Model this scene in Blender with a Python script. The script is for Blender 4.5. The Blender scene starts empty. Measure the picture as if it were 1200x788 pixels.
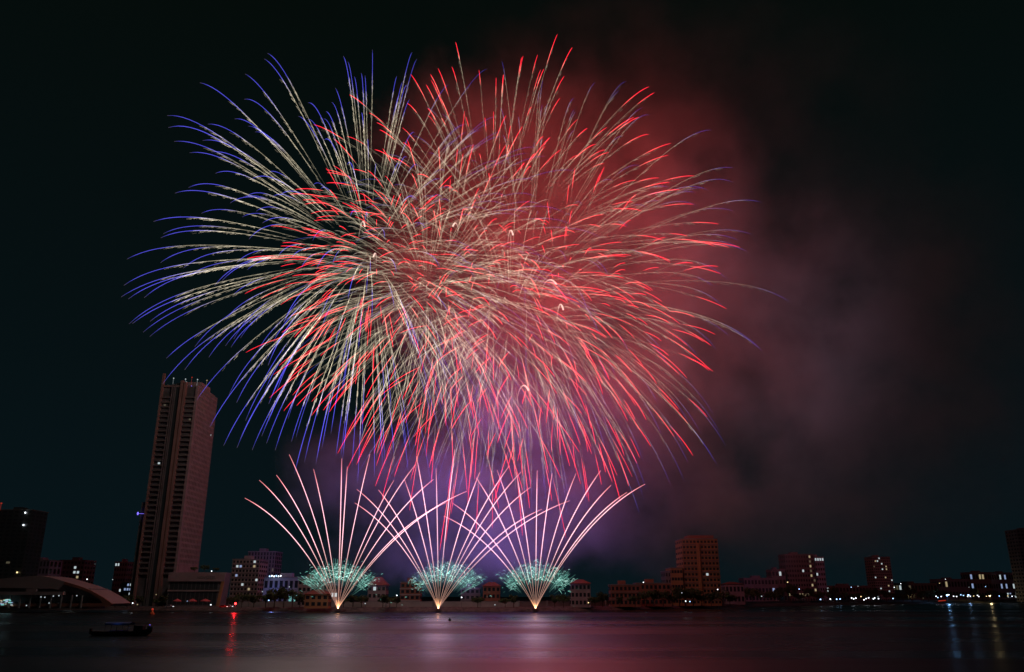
import bpy, math, random
from mathutils import Vector, Matrix
R = math.radians
sc = bpy.context.scene
COL = sc.collection

# ------------------------------------------------------------------ camera, sky, exposure
CAM_H = 8.5
FPX = 954.0                       # focal length in pixels of the 1200 px wide photograph
TH = math.atan(305.0 / FPX)       # upward pitch: horizon at y = 699
ST, CT = math.sin(TH), math.cos(TH)
cam_d = bpy.data.cameras.new("camera")
cam_d.lens = FPX / 1200 * 36.0
cam_d.sensor_width = 36.0
cam_d.clip_start = 0.5
cam_d.clip_end = 20000
cam = bpy.data.objects.new("camera", cam_d)
COL.objects.link(cam)
cam.location = (0, 0, CAM_H)
cam.rotation_euler = (math.pi / 2 + TH, 0, 0)
sc.camera = cam

world = bpy.data.worlds.new("World")
sc.world = world
world.use_nodes = True
wn, wl = world.node_tree.nodes, world.node_tree.links
bg = wn["Background"]
# night sky: blue-green city glow low down, almost black overhead
wtc = wn.new("ShaderNodeTexCoord"); wsx = wn.new("ShaderNodeSeparateXYZ"); wcr = wn.new("ShaderNodeValToRGB")
wl.new(wtc.outputs["Generated"], wsx.inputs[0]); wl.new(wsx.outputs["Z"], wcr.inputs[0]); wl.new(wcr.outputs[0], bg.inputs[0])
e0, e1 = wcr.color_ramp.elements
e0.position, e0.color = 0.0, (0.0024, 0.0074, 0.0102, 1)
e1.position, e1.color = 0.62, (0.0016, 0.0036, 0.0030, 1)
em_ = wcr.color_ramp.elements.new(0.25); em_.color = (0.0020, 0.0054, 0.0066, 1)
bg.inputs[1].default_value = 1.0

sc.view_settings.view_transform = 'Standard'
sc.view_settings.look = 'None'
sc.view_settings.exposure = 0.0
sc.view_settings.gamma = 1.0
sc.view_settings.use_curve_mapping = False
sc.cycles.use_denoising = True
sc.cycles.transparent_max_bounces = 160
sc.cycles.max_bounces = 5
sc.cycles.diffuse_bounces = 2
sc.cycles.glossy_bounces = 3
sc.cycles.volume_bounces = 0
sc.cycles.volume_step_rate = 1.0
sc.cycles.volume_max_steps = 128
sc.cycles.sample_clamp_indirect = 4.0

rng = random.Random(7)

# ------------------------------------------------------------------ helpers
def bx(px, D, py=700.0):
    v = (394 - py) / FPX
    return D * ((px - 600) / FPX) / (CT - v * ST)
def bz(py, D):
    v = (394 - py) / FPX
    return CAM_H + D * (ST + v * CT) / (CT - v * ST)
def P(px, py, D):
    return Vector((bx(px, D, py), D, bz(py, D)))
def on_z(px, py, z=0.0):
    v = (394 - py) / FPX
    D = (z - CAM_H) * (CT - v * ST) / (ST + v * CT)
    return Vector((bx(px, D, py), D, z))
def mpp(py, D):                    # metres for each photo pixel at that depth
    v = (394 - py) / FPX
    return D / (CT - v * ST) / FPX

class MB:
    def __init__(s):
        s.v, s.f, s.c = [], [], []
    def quad(s, a, b, c, d):
        n = len(s.v); s.v += [tuple(a), tuple(b), tuple(c), tuple(d)]; s.f.append((n, n+1, n+2, n+3))
    def box(s, x0, x1, y0, y1, z0, z1, tx=0.0):
        n = len(s.v)
        s.v += [(x0,y0,z0),(x1,y0,z0),(x1,y1,z0),(x0,y1,z0),(x0,y0,z1),(x1+tx,y0,z1),(x1+tx,y1,z1),(x0,y1,z1)]
        s.f += [(n,n+3,n+2,n+1),(n+4,n+5,n+6,n+7),(n,n+1,n+5,n+4),(n+1,n+2,n+6,n+5),(n+2,n+3,n+7,n+6),(n+3,n,n+4,n+7)]
        return s
    def prism(s, pts, y0, y1):
        """closed outline in x-z (counter-clockwise seen from -y) extruded from y0 to y1"""
        n, k = len(s.v), len(pts)
        s.v += [(x, y0, z) for x, z in pts] + [(x, y1, z) for x, z in pts]
        s.f.append(tuple(range(n, n+k))); s.f.append(tuple(range(n+2*k-1, n+k-1, -1)))
        for i in range(k):
            j = (i+1) % k
            s.f.append((n+j, n+i, n+k+i, n+k+j))
        return s
    def slab(s, pts, z0, z1):
        n, k = len(s.v), len(pts)
        s.v += [(x, y, z0) for x, y in pts] + [(x, y, z1) for x, y in pts]
        s.f.append(tuple(range(n+k-1, n-1, -1))); s.f.append(tuple(range(n+k, n+2*k)))
        for i in range(k):
            j = (i+1) % k
            s.f.append((n+i, n+j, n+k+j, n+k+i))
        return s
    def tube(s, pts, rad, cols=None, sides=4, cap=True):
        n0 = len(s.v); k = len(pts)
        for i, p in enumerate(pts):
            t = (pts[min(i+1, k-1)] - pts[max(i-1, 0)])
            if t.length < 1e-9: t = Vector((0, 0, 1))
            t.normalize()
            a = t.cross(Vector((0, 0, 1)))
            if a.length < 0.05: a = t.cross(Vector((1, 0, 0)))
            a.normalize(); b = t.cross(a)
            r = rad[i] if isinstance(rad, (list, tuple)) else rad
            for q in range(sides):
                w = 2*math.pi*(q+0.5)/sides
                s.v.append(tuple(p + a*(r*math.cos(w)) + b*(r*math.sin(w))))
                if cols: s.c.append(cols[i] if isinstance(cols, list) else cols)
        for i in range(k-1):
            for q in range(sides):
                q2 = (q+1) % sides
                s.f.append((n0+i*sides+q, n0+i*sides+q2, n0+(i+1)*sides+q2, n0+(i+1)*sides+q))
        if cap:
            s.f.append(tuple(n0+q for q in range(sides-1, -1, -1)))
            s.f.append(tuple(n0+(k-1)*sides+q for q in range(sides)))
        return s
    def ball(s, c, r, nu=10, nv=6, sz=1.0, col=None):
        n = len(s.v); c = Vector(c)
        for j in range(nv+1):
            ph = math.pi*j/nv
            for i in range(nu):
                th = 2*math.pi*i/nu
                s.v.append((c.x+r*math.sin(ph)*math.cos(th), c.y+r*math.sin(ph)*math.sin(th), c.z+r*sz*math.cos(ph)))
                if col: s.c.append(col)
        for j in range(nv):
            for i in range(nu):
                a, b = n+j*nu+i, n+j*nu+(i+1) % nu
                s.f.append((a, a+nu, b+nu, b))
        return s
    def mesh(s, name, mat, smooth=False):
        me = bpy.data.meshes.new(name)
        me.from_pydata(s.v, [], s.f)
        if s.c:
            at = me.color_attributes.new("Col", 'FLOAT_COLOR', 'POINT')
            flat = []
            for c in s.c: flat += [c[0], c[1], c[2], 1.0]
            at.data.foreach_set("color", flat)
        for m in (mat if isinstance(mat, (list, tuple)) else [mat]): me.materials.append(m)
        if smooth: me.polygons.foreach_set("use_smooth", [True]*len(me.polygons))
        me.update()
        return me
    def build(s, name, mat, parent=None, smooth=False):
        o = bpy.data.objects.new(name, s.mesh(name, mat, smooth))
        COL.objects.link(o)
        if parent is not None:
            o.parent = parent
            o.matrix_parent_inverse = Matrix.Translation(-parent.location)
        return o

def tag(o, label=None, cat=None, group=None, kind=None):
    if label: o["label"] = label
    if cat: o["category"] = cat
    if group: o["group"] = group
    if kind: o["kind"] = kind
    return o
def thing(name, label, cat, loc, group=None):
    e = bpy.data.objects.new(name, None)
    COL.objects.link(e)
    e.location = loc
    e.empty_display_size = 1.0
    return tag(e, label, cat, group)
def dup(root, loc, label=None, group=None, rz=0.0, sc_=1.0):
    r = root.copy(); COL.objects.link(r)
    r.location = loc; r.rotation_euler = (0, 0, rz); r.scale = (sc_, sc_, sc_)
    if label: r["label"] = label
    if group: r["group"] = group
    for ch in list(root.children):
        c = ch.copy(); COL.objects.link(c); c.parent = r
        for g in list(ch.children):
            d = g.copy(); COL.objects.link(d); d.parent = c
    return r
def glow_lamp(name, parent, loc, color, power, radius):
    l = bpy.data.lights.new(name, 'POINT')
    l.color = color; l.energy = power; l.shadow_soft_size = radius
    o = bpy.data.objects.new(name, l); COL.objects.link(o)
    o.parent = parent
    o.location = Vector(loc) - parent.location
    return o

# ------------------------------------------------------------------ materials
def new_mat(name):
    m = bpy.data.materials.new(name); m.use_nodes = True
    return m, m.node_tree.nodes, m.node_tree.links
def surf(name, col, rough=0.7, var=0.25, scale=0.3, spec=0.3, metal=0.0, stretch=(1, 1, 1)):
    """plain painted / stone / concrete surface with weathering"""
    m, n, l = new_mat(name)
    b = n["Principled BSDF"]
    b.inputs["Roughness"].default_value = rough
    b.inputs["Specular IOR Level"].default_value = spec
    b.inputs["Metallic"].default_value = metal
    tc = n.new("ShaderNodeTexCoord"); mp = n.new("ShaderNodeMapping"); mp.inputs["Scale"].default_value = stretch
    no = n.new("ShaderNodeTexNoise"); no.inputs["Scale"].default_value = scale; no.inputs["Detail"].default_value = 5
    cr = n.new("ShaderNodeValToRGB")
    lo = [c*(1-var) for c in col]; hi = [min(1, c*(1+var)) for c in col]
    cr.color_ramp.elements[0].color = (*lo, 1); cr.color_ramp.elements[1].color = (*hi, 1)
    cr.color_ramp.elements[0].position = 0.3; cr.color_ramp.elements[1].position = 0.7
    l.new(tc.outputs["Object"], mp.inputs[0]); l.new(mp.outputs[0], no.inputs["Vector"])
    l.new(no.outputs["Fac"], cr.inputs[0]); l.new(cr.outputs[0], b.inputs["Base Color"])
    return m
def emit(name, col, strength):
    m, n, l = new_mat(name)
    b = n["Principled BSDF"]
    b.inputs["Base Color"].default_value = (0.1, 0.1, 0.1, 1)
    b.inputs["Emission Color"].default_value = (*col, 1)
    b.inputs["Emission Strength"].default_value = strength
    m.cycles.emission_sampling = 'NONE'
    return m
def glass_dark(name, col=(0.02, 0.025, 0.03), rough=0.12):
    m, n, l = new_mat(name)
    b = n["Principled BSDF"]
    b.inputs["Base Color"].default_value = (*col, 1)
    b.inputs["Roughness"].default_value = rough
    return m

# burning stars: light is added over whatever is behind them
def spark_mat(name, k=1.0, grain=0.0):
    m, n, l = new_mat(name)
    n.remove(n["Principled BSDF"])
    out = n["Material Output"]
    at = n.new("ShaderNodeAttribute"); at.attribute_name = "Col"
    em = n.new("ShaderNodeEmission"); em.inputs["Strength"].default_value = k
    tr = n.new("ShaderNodeBsdfTransparent")
    ad = n.new("ShaderNodeAddShader")
    l.new(at.outputs["Color"], em.inputs["Color"])
    l.new(em.outputs[0], ad.inputs[0]); l.new(tr.outputs[0], ad.inputs[1])
    l.new(ad.outputs[0], out.inputs["Surface"])
    m.cycles.emission_sampling = 'NONE'
    return m
M_SPARK = spark_mat("burning_star")

M = dict(
    concrete=surf("concrete", (0.180, 0.174, 0.168), 0.8, 0.2, 0.15),
    render_pink=surf("pink_render", (0.230, 0.185, 0.185), 0.8, 0.15, 0.2),
    render_pale=surf("pale_render", (0.252, 0.228, 0.210), 0.8, 0.15, 0.2),
    render_grey=surf("grey_render", (0.132, 0.126, 0.126), 0.8, 0.2, 0.2),
    render_dark=surf("dark_cladding", (0.110, 0.100, 0.102), 0.5, 0.3, 0.2),
    render_blue=surf("blue_white_render", (0.228, 0.252, 0.330), 0.8, 0.1, 0.2),
    render_orange=surf("ochre_render", (0.300, 0.162, 0.072), 0.8, 0.15, 0.1),
    brick_red=surf("red_render", (0.216, 0.090, 0.060), 0.8, 0.2, 0.2),
    terracotta=surf("terracotta_pier", (0.200, 0.135, 0.115), 0.7, 0.12, 0.1),
    roof_tile=surf("roof_tile", (0.16, 0.06, 0.045), 0.8, 0.3, 0.8),
    rail=surf("balcony_rail", (0.120, 0.114, 0.108), 0.5, 0.15, 0.5),
    flank=surf("grey_tinted_glazing", (0.075, 0.065, 0.065), 0.35, 0.3, 0.4, spec=0.5),
    glass=glass_dark("window_glass"),
    glass_teal=glass_dark("curtain_wall_glass", (0.035, 0.042, 0.044), 0.25),
    metal=surf("painted_steel", (0.10, 0.10, 0.10), 0.45, 0.2, 1.0, metal=0.5),
    stone=surf("rock_armour", (0.08, 0.075, 0.07), 0.9, 0.5, 0.5),
    bark=surf("bark", (0.07, 0.05, 0.035), 0.95, 0.3, 2.0),
    leaf=surf("leaf_green", (0.045, 0.075, 0.025), 0.7, 0.45, 0.35),
    leaf_dark=surf("leaf_dark_green", (0.03, 0.055, 0.02), 0.7, 0.45, 0.35),
    shell=surf("shell_roof_paint", (0.252, 0.198, 0.192), 0.6, 0.1, 0.1),
    hull=surf("hull_paint", (0.03, 0.03, 0.035), 0.6, 0.3, 0.6),
    tarp=surf("blue_tarpaulin", (0.05, 0.14, 0.42), 0.7, 0.25, 1.0),
    buoy=surf("orange_buoy_paint", (0.55, 0.12, 0.03), 0.5, 0.2, 1.5),
    black=surf("black_rubber", (0.015, 0.015, 0.015), 0.7, 0.2, 1.0),
    awning=surf("red_awning", (0.45, 0.10, 0.10), 0.8, 0.1, 1.0),
    car=surf("car_paint_silver", (0.35, 0.35, 0.37), 0.35, 0.05, 1.0),
    car_red=surf("car_paint_red", (0.35, 0.03, 0.03), 0.35, 0.05, 1.0),
    lit_warm=emit("lit_window_warm", (1.0, 0.80, 0.45), 0.35),
    lit_white=emit("lit_window_white", (0.80, 0.95, 1.0), 0.55),
    lit_blue=emit("lit_window_blue", (0.45, 0.60, 1.0), 0.5),
    lit_teal=emit("lit_window_teal", (0.35, 1.0, 0.95), 0.6),
    lit_dim=emit("lit_window_dim", (0.9, 0.8, 0.5), 0.07),
    lamp_white=emit("lamp_white", (0.85, 0.93, 1.0), 3.2),
    lamp_blue=emit("lamp_blue", (0.35, 0.60, 1.0), 3.2),
    lamp_warm=emit("lamp_warm", (1.0, 0.75, 0.35), 1.8),
    lamp_red=emit("lamp_red", (1.0, 0.02, 0.02), 9.0),
    lamp_red_dim=emit("lamp_red_dim", (1.0, 0.06, 0.02), 0.35),
    lamp_violet=emit("lamp_violet", (0.2, 0.15, 1.0), 1.6),
)

# ------------------------------------------------------------------ water, land, embankment
def water_mat():
    m, n, l = new_mat("river_water")
    b = n["Principled BSDF"]
    b.inputs["Base Color"].default_value = (0.006, 0.010, 0.011, 1)
    b.inputs["IOR"].default_value = 1.38
    geo = n.new("ShaderNodeNewGeometry")
    # calm and ruffled lanes drawn across the river
    mp = n.new("ShaderNodeMapping"); mp.inputs["Scale"].default_value = (0.0022, 0.016, 1); mp.inputs["Rotation"].default_value = (0, 0, R(4))
    n1 = n.new("ShaderNodeTexNoise"); n1.inputs["Scale"].default_value = 1.0; n1.inputs["Detail"].default_value = 3
    mr = n.new("ShaderNodeMapRange"); mr.inputs["From Min"].default_value = 0.38; mr.inputs["From Max"].default_value = 0.62
    mr.inputs["To Min"].default_value = 0.18; mr.inputs["To Max"].default_value = 0.40
    l.new(geo.outputs["Position"], mp.inputs[0]); l.new(mp.outputs[0], n1.inputs["Vector"]); l.new(n1.outputs["Fac"], mr.inputs[0])
    l.new(mr.outputs[0], b.inputs["Roughness"])
    mp2 = n.new("ShaderNodeMapping"); mp2.inputs["Scale"].default_value = (0.22, 0.5, 1)
    n2 = n.new("ShaderNodeTexNoise"); n2.inputs["Scale"].default_value = 1.0; n2.inputs["Detail"].default_value = 6; n2.inputs["Roughness"].default_value = 0.72
    bm = n.new("ShaderNodeBump"); bm.inputs["Strength"].default_value = 0.40; bm.inputs["Distance"].default_value = 0.3
    l.new(geo.outputs["Position"], mp2.inputs[0]); l.new(mp2.outputs[0], n2.inputs["Vector"]); l.new(n2.outputs["Fac"], bm.inputs["Height"])
    l.new(bm.outputs[0], b.inputs["Normal"])
    return m
w = MB(); w.quad((-9000, -200, 0), (9000, -200, 0), (9000, 9000, 0), (-9000, 9000, 0))
tag(w.build("water", water_mat()), kind="structure")

LAND_Z = 2.4
shore_px = [(-900, 711.5), (-300, 713.2), (0, 714.2), (140, 715.5), (250, 716.6), (420, 717), (620, 716.8), (700, 715.6), (790, 713.8), (880, 711.6),
            (960, 709.8), (1040, 708.4), (1120, 707.2), (1200, 706.2), (1330, 705), (1700, 703.5)]
shore = [on_z(x, y) for x, y in shore_px]
# refine the shore line
def refine(pts, step):
    out = []
    for a, b in zip(pts, pts[1:]):
        k = max(1, int((b-a).length/step))
        out += [a.lerp(b, i/k) for i in range(k)]
    return out + [pts[-1]]
shore_f = refine(shore, 7.0)
def outward(pts, i):
    t = pts[min(i+1, len(pts)-1)] - pts[max(i-1, 0)]
    t.normalize()
    return Vector((-t.y, t.x, 0))       # away from the river
prof = [(-1.2, -1.0, 0.0), (0.0, 0.35, 0.5), (1.5, 1.0, 0.55), (3.0, 1.75, 0.5), (4.5, 2.2, 0.25), (6.0, LAND_Z, 0.0)]
eb = MB()
rg = random.Random(3)
for i, p in enumerate(shore_f):
    nrm = outward(shore_f, i)
    for d, z, j in prof:
        q = p + nrm*(d + rg.uniform(-j, j))
        eb.v.append((q.x, q.y, z + rg.uniform(-j, j)*0.6))
k = len(prof)
for i in range(len(shore_f)-1):
    for j in range(k-1):
        a = i*k+j
        eb.f.append((a, a+k, a+k+1, a+1))
tag(eb.build("embankment", M["stone"]), kind="structure")
ld = MB()
inner = [shore_f[i] + outward(shore_f, i)*6.0 for i in range(len(shore_f))]
for q in inner: ld.v.append((q.x, q.y, LAND_Z))
for q in inner: ld.v.append((q.x*1.0, 9000, LAND_Z))
for i in range(len(inner)-1):
    ld.f.append((i, i+1, len(inner)+i+1, len(inner)+i))
tag(ld.build("ground", surf("city_ground", (0.06, 0.06, 0.058), 0.9, 0.3, 0.05)), kind="structure")

# pale parapet wall behind the promenade
def offset_line(x0, x1, d):
    pts = [(i, p) for i, p in enumerate(shore_f)]
    out = []
    for i, p in pts:
        q = p + outward(shore_f, i)*d
        if x0 <= q.x <= x1: out.append(q)
    return out
def ribbon(name, pts, z0, z1, th, mat, parent=None):
    mb = MB()
    for i, p in enumerate(pts):
        nrm = outward(pts, i)
        a, b = p - nrm*th/2, p + nrm*th/2
        mb.v += [(a.x, a.y, z0), (b.x, b.y, z0), (b.x, b.y, z1), (a.x, a.y, z1)]
    for i in range(len(pts)-1):
        n = i*4
        for q in range(4):
            q2 = (q+1) % 4
            mb.f.append((n+q, n+q2, n+4+q2, n+4+q))
    e = (len(pts)-1)*4
    mb.f += [(3, 2, 1, 0), (e, e+1, e+2, e+3)]
    return mb.build(name, mat, parent)
pw = thing("promenade_wall", "long pale parapet wall along the far river bank behind the firework launchers", "wall", offset_line(-170, 500, 16)[0])
ribbon("wall_panel", offset_line(-170, 190, 16), LAND_Z-0.3, LAND_Z+3.0, 0.4, M["render_pale"], pw)
ribbon("coping", offset_line(-170, 190, 16), LAND_Z+3.0, LAND_Z+3.25, 0.7, M["concrete"], pw)
pp = offset_line(-168, 188, 15.5)
for i in range(0, len(pp), 4):
    q = pp[i]
    MB().box(q.x-0.4, q.x+0.4, q.y-0.35, q.y+0.35, LAND_Z-0.3, LAND_Z+3.5).build("pier", M["concrete"], pw)
lw = thing("low_bank_wall", "low dark retaining wall running along the bank to the right of the fireworks", "wall", offset_line(191, 1600, 16)[0])
ribbon("wall_panel", offset_line(191, 1600, 16), LAND_Z-0.3, LAND_Z+1.6, 0.5, M["render_grey"], lw)
ribbon("coping", offset_line(191, 1600, 16), LAND_Z+1.6, LAND_Z+1.8, 0.8, M["concrete"], lw)

# ------------------------------------------------------------------ buildings
def win_mesh(w_, h_, mat, side=False):
    """framed pane that stands 0.1 m out of its wall; origin at its middle"""
    mb = MB()
    if side: mb.box(-0.1, 0.1, -w_/2, w_/2, -h_/2, h_/2)
    else: mb.box(-w_/2, w_/2, -0.1, 0.1, -h_/2, h_/2)
    return mb.mesh("window", mat)
def put(mesh, name, parent, loc):
    o = bpy.data.objects.new(name, mesh); COL.objects.link(o); o.parent = parent
    o.location = Vector(loc) - parent.location
    return o

def building(name, label, pxl, pxr, pytop, D, depth, floors, cols, wall, lits=(), litp=0.1, pym=690, roof="flat",
             ww=0.6, wh=0.5, fixed=None, band=None, cat="building", group=None, sidecols=4, base=LAND_Z, seed=0, glass="glass"):
    r = random.Random(seed*77+int(pxl))
    x0, x1 = bx(pxl, D, pym), bx(pxr, D, pym)
    zt = bz(pytop, D)
    root = thing(name, label, cat, ((x0+x1)/2, D+depth/2, base), group)
    MB().box(x0, x1, D, D+depth, base-0.5, zt).build("wall", M[wall], root)
    W, H = x1-x0, zt-base
    fh, cw = H/floors, W/cols
    if roof == "flat":
        mb = MB()
        t = 0.35
        mb.box(x0-t, x1+t, D-t, D+depth+t, zt, zt+0.5)
        rf = mb.build("roof", M["concrete"], root)
        if W > 9:
            MB().box(x0+W*0.3, x0+W*0.55, D+depth*0.35, D+depth*0.7, zt+0.5, zt+3.0).build("stair_housing", M[wall], rf)
    else:
        o = 0.8; ym = D+depth/2; hz = roof
        mb = MB()
        a, b, c, d = (x0-o, D-o, zt), (x1+o, D-o, zt), (x1+o, D+depth+o, zt), (x0-o, D+depth+o, zt)
        ins = min(W*0.32, depth*0.5)
        e, f = (x0+ins, ym, zt+hz), (x1-ins, ym, zt+hz)
        n = 0
        mb.v += [a, b, c, d, e, f]
        mb.f += [(3, 2, 1, 0), (0, 1, 5, 4), (1, 2, 5), (2, 3, 4, 5), (3, 0, 4)]
        mb.build("roof", M["roof_tile"], root)
    if band:
        for fl in range(1, floors):
            MB().box(x0-0.25, x1+0.25, D-0.45, D-0.003, base+fl*fh-0.35, base+fl*fh+0.35).build("floor_band", M[band], root)
    dark = win_mesh(cw*ww, fh*wh, M[glass])
    litm = [win_mesh(cw*ww, fh*wh, M[q]) for q in lits]
    rest = MB(); cnt = 0
    for fl in range(floors-1, -1, -1):
        zc = base+(fl+0.52)*fh
        for c in range(cols):
            xc = x0+(c+0.5)*cw
            lit = None
            if fixed is not None:
                if (c, fl) in fixed: lit = litm[fixed[(c, fl)]]
            elif lits and r.random() < litp: lit = r.choice(litm)
            if cnt < 96 or lit:
                put(lit or dark, "window", root, (xc, D-0.02, zc)); cnt += 1
            else:
                rest.box(xc-cw*ww/2, xc+cw*ww/2, D-0.12, D+0.08, zc-fh*wh/2, zc+fh*wh/2)
    # the side that looks towards the middle of the river
    xs = x1 if (x0+x1) < 0 else x0
    sw = depth/sidecols
    for fl in range(floors):
        for c in range(sidecols):
            yc = D+(c+0.5)*sw; zc = base+(fl+0.52)*fh
            rest.box(xs-0.1, xs+0.1, yc-sw*0.28, yc+sw*0.28, zc-fh*wh/2, zc+fh*wh/2)
    if rest.v: tag(rest.build("far_window", M[glass], root), kind="stuff")
    return root, (x0, x1, zt)

# --- the hotel tower -------------------------------------------------
TD = 560.0
tx0, tx1 = -248.0, -222.0
TZ = bz(452, TD)
TDEP = 38.0
tower = thing("hotel_tower", "tall pale high-rise tower with balconies and a terracotta pier rising at the left", "tower", ((tx0+tx1)/2, TD+TDEP/2, LAND_Z))
FL = 37
fh = (TZ-22-LAND_Z)/FL
z_of = lambda i: LAND_Z+20+i*fh
MB().box(tx0, tx1-0.6, TD+2.0, TD+TDEP, LAND_Z-0.5, TZ).build("wall", M["render_dark"], tower)
# glazed shaft, fins and piers of the river front
MB().box(tx0+10.0, tx0+13.3, TD+0.6, TD+1.99, LAND_Z, TZ+2).build("glass_shaft", M["glass_teal"], tower)
for x in (7.2, 8.6, 9.7): MB().box(tx0+x, tx0+x+0.55, TD-0.1, TD+1.99, LAND_Z, TZ+1).build("fin", M["render_grey"], tower)
MB().box(tx0+13.4, tx0+15.1, TD-0.9, TD+1.99, LAND_Z, TZ+3.5).build("pier", M["terracotta"], tower)
MB().box(tx0+15.9, tx0+17.4, TD-0.9, TD+1.99, LAND_Z, TZ+2.5).build("pier", M["terracotta"], tower)
MB().box(tx0+15.12, tx0+15.88, TD-0.1, TD+1.99, LAND_Z, TZ+2).build("pier_groove", M["brick_red"], tower)
MB().box(tx0-0.4, tx0+0.9, TD-0.2, TD+1.99, LAND_Z, TZ+9).build("mast_fin", M["terracotta"], tower)
MB().box(tx1-1.7, tx1, TD, TD+2.4, LAND_Z, TZ).build("corner_pier", M["render_pink"], tower)
bal = {}
for nm, (a, b) in dict(L=(1.0, 7.0), R=(17.6, 24.2)).items():
    mb = MB(); W = b-a
    mb.box(-W/2, W/2, 0.0, 1.9, -0.15, 0.15)
    mb.box(-W/2, W/2, 0.0, 0.12, 0.16, 0.95)
    for q in range(5): mb.box(-W/2+q*(W-0.12)/4, -W/2+q*(W-0.12)/4+0.12, -0.03, -0.002, 0.16, 1.05)
    bal[nm] = (mb.mesh("balcony", M["rail"]), tx0+(a+b)/2)
    dm = MB().box(-W/2, W/2, -0.06, 0.06, -1.2, 1.2).mesh("balcony_glazing", M["glass_teal"])
    bal[nm] += (dm,)
for i in range(FL-1):
    for nm in "LR":
        me, x, dm = bal[nm]
        put(me, "balcony", tower, (x, TD, z_of(i)))
# balcony glazing behind: lit ones only as windows of their own
for (nm, i, q, dx) in (("L", 21, "lit_white", 0.3), ("R", 30, "lit_dim", 1), ("L", 33, "lit_dim", -1)):
    me = MB().box(-0.7, 0.7, -0.06, 0.06, -0.9, 0.9).mesh("window", M[q])
    put(me, "window", tower, (bal[nm][1]+dx, TD+1.93, z_of(i)+1.6))
MB().box(tx0-4.2, tx0-0.41, TD+3, TD+24, LAND_Z-0.5, bz(588, TD)).build("side_wing", M["render_grey"], tower)
for i in range(20):
    if z_of(i) < bz(590, TD): MB().box(tx0-4.3, tx0-0.42, TD+2.6, TD+2.99, z_of(i)-0.3, z_of(i)+0.5).build("wing_band", M["rail"], tower)
# gridded flank
NC = 13
gz0 = z_of(0)+6
MB().box(tx1-0.59, tx1-0.3, TD+2.41, TD+TDEP, gz0-8, TZ-0.5).build("flank_glazing", M["flank"], tower)
gm = MB()
cwid = (TDEP-2.4)/NC
gfl = FL-2
gfh = (TZ-gz0)/gfl
for i in range(gfl):
    z = gz0+i*gfh
    gm.box(tx1-0.45, tx1+0.05, TD+2.41, TD+TDEP, z, z+gfh*0.42)
tag(gm.build("flank_spandrel", M["render_pink"], tower), kind="stuff")
for c in range(NC+1):
    y = TD+2.41+c*cwid
    MB().box(tx1-0.45, tx1+0.20, y-0.45, y+0.45, gz0, TZ).build("flank_pilaster", M["render_pink"], tower)
MB().box(tx1-0.4, tx1+0.4, TD+2.5, TD+TDEP, gz0-8, gz0).build("flank_base_band", M["render_pink"], tower)
for c in range(5):
    y = TD+6+c*7
    MB().box(tx1-0.3, tx1+0.5, y-0.7, y+0.7, LAND_Z, gz0-8).build("column", M["render_pink"], tower)
for (i, c, q) in ((30, 4, "lit_dim"), (26, 11, "lit_white"), (12, 8, "lit_dim")):
    me = MB().box(-0.05, 0.05, -1.3, 1.3, -0.7, 0.7).mesh("window", M[q])
    put(me, "window", tower, (tx1-0.28, TD+2.4+(c+0.5)*cwid, gz0+i*gfh+gfh*0.72))
# crown
cr = MB(); cr.box(tx0+1.2, tx1-1.0, TD+3, TD+TDEP-2, TZ, TZ+1.2)
crn = cr.build("roof", M["concrete"], tower)
MB().box(tx0+1, tx0+13, TD+0.2, TD+1.0, TZ-1.0, TZ+0.3).build("crown_beam", M["terracotta"], crn)
MB().box(tx0+11, tx1-2, TD+10, TD+28, TZ+1.2, TZ+5).build("plant_room", M["render_pink"], crn)
for px, py, q in ((203.5, 443.5, "lamp_white"), (217.5, 444.5, "lamp_white"), (218.5, 448, "lamp_white"), (225, 442.5, "lamp_red_dim"),
                  (231.5, 445, "lamp_white"), (242.5, 446, "lamp_warm"), (224.5, 453, "lamp_violet")):
    p = P(px, py, TD+3)
    mb = MB(); mb.tube([Vector((p.x, p.y, TZ+0.5)), p], 0.04, sides=5) if p.z > TZ+0.6 else None
    mb.ball(p, 0.4, 8, 5)
    mb.build("roof_lamp", M[{"lamp_white": "lit_white", "lamp_warm": "lit_warm"}.get(q, q)], tower)
p = P(161.5, 602, TD-0.5)
mb = MB(); mb.ball(p, 0.6, 8, 5, 1.8); mb.tube([p, Vector((tx0, TD+1, p.z))], 0.1, sides=5)
mb.build("marker_lamp", M["lamp_violet"], tower)
# podium with the flared end
PD = 545.0
pz = bz(671, PD)
pxa, pxb, pxt = bx(196, PD, 690), bx(256.5, PD, 705), bx(264.5, PD, 673)
pod = thing("hotel_podium", "low pale podium block with a flared end at the foot of the tall tower", "building", ((pxa+pxb)/2, PD, LAND_Z))
pb = MB(); pb.prism([(pxa, LAND_Z-0.5), (pxb, LAND_Z-0.5), (pxt-1.0, pz-0.4), (pxa, pz-0.4)], PD+1.5, PD+13.5); pb.build("wall", M["render_grey"], pod)
zb = bz(681.5, PD)
pf = MB(); pf.prism([(pxa-0.3, zb), (bx(262.5, PD, 681.5), zb), (pxt, pz), (pxa-0.3, pz)], PD, PD+1.49); fas = pf.build("fascia", M["render_pink"], pod)
MB().box(pxa, pxt-1.2, PD+1.0, PD+13.4, pz-0.39, pz+0.05).build("roof", M["concrete"], pod)
zc = bz(692.5, PD)
MB().box(pxa, bx(260, PD, 692), PD+0.6, PD+1.49, zc-0.4, zc+0.4).build("floor_band", M["render_pale"], pod)
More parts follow.
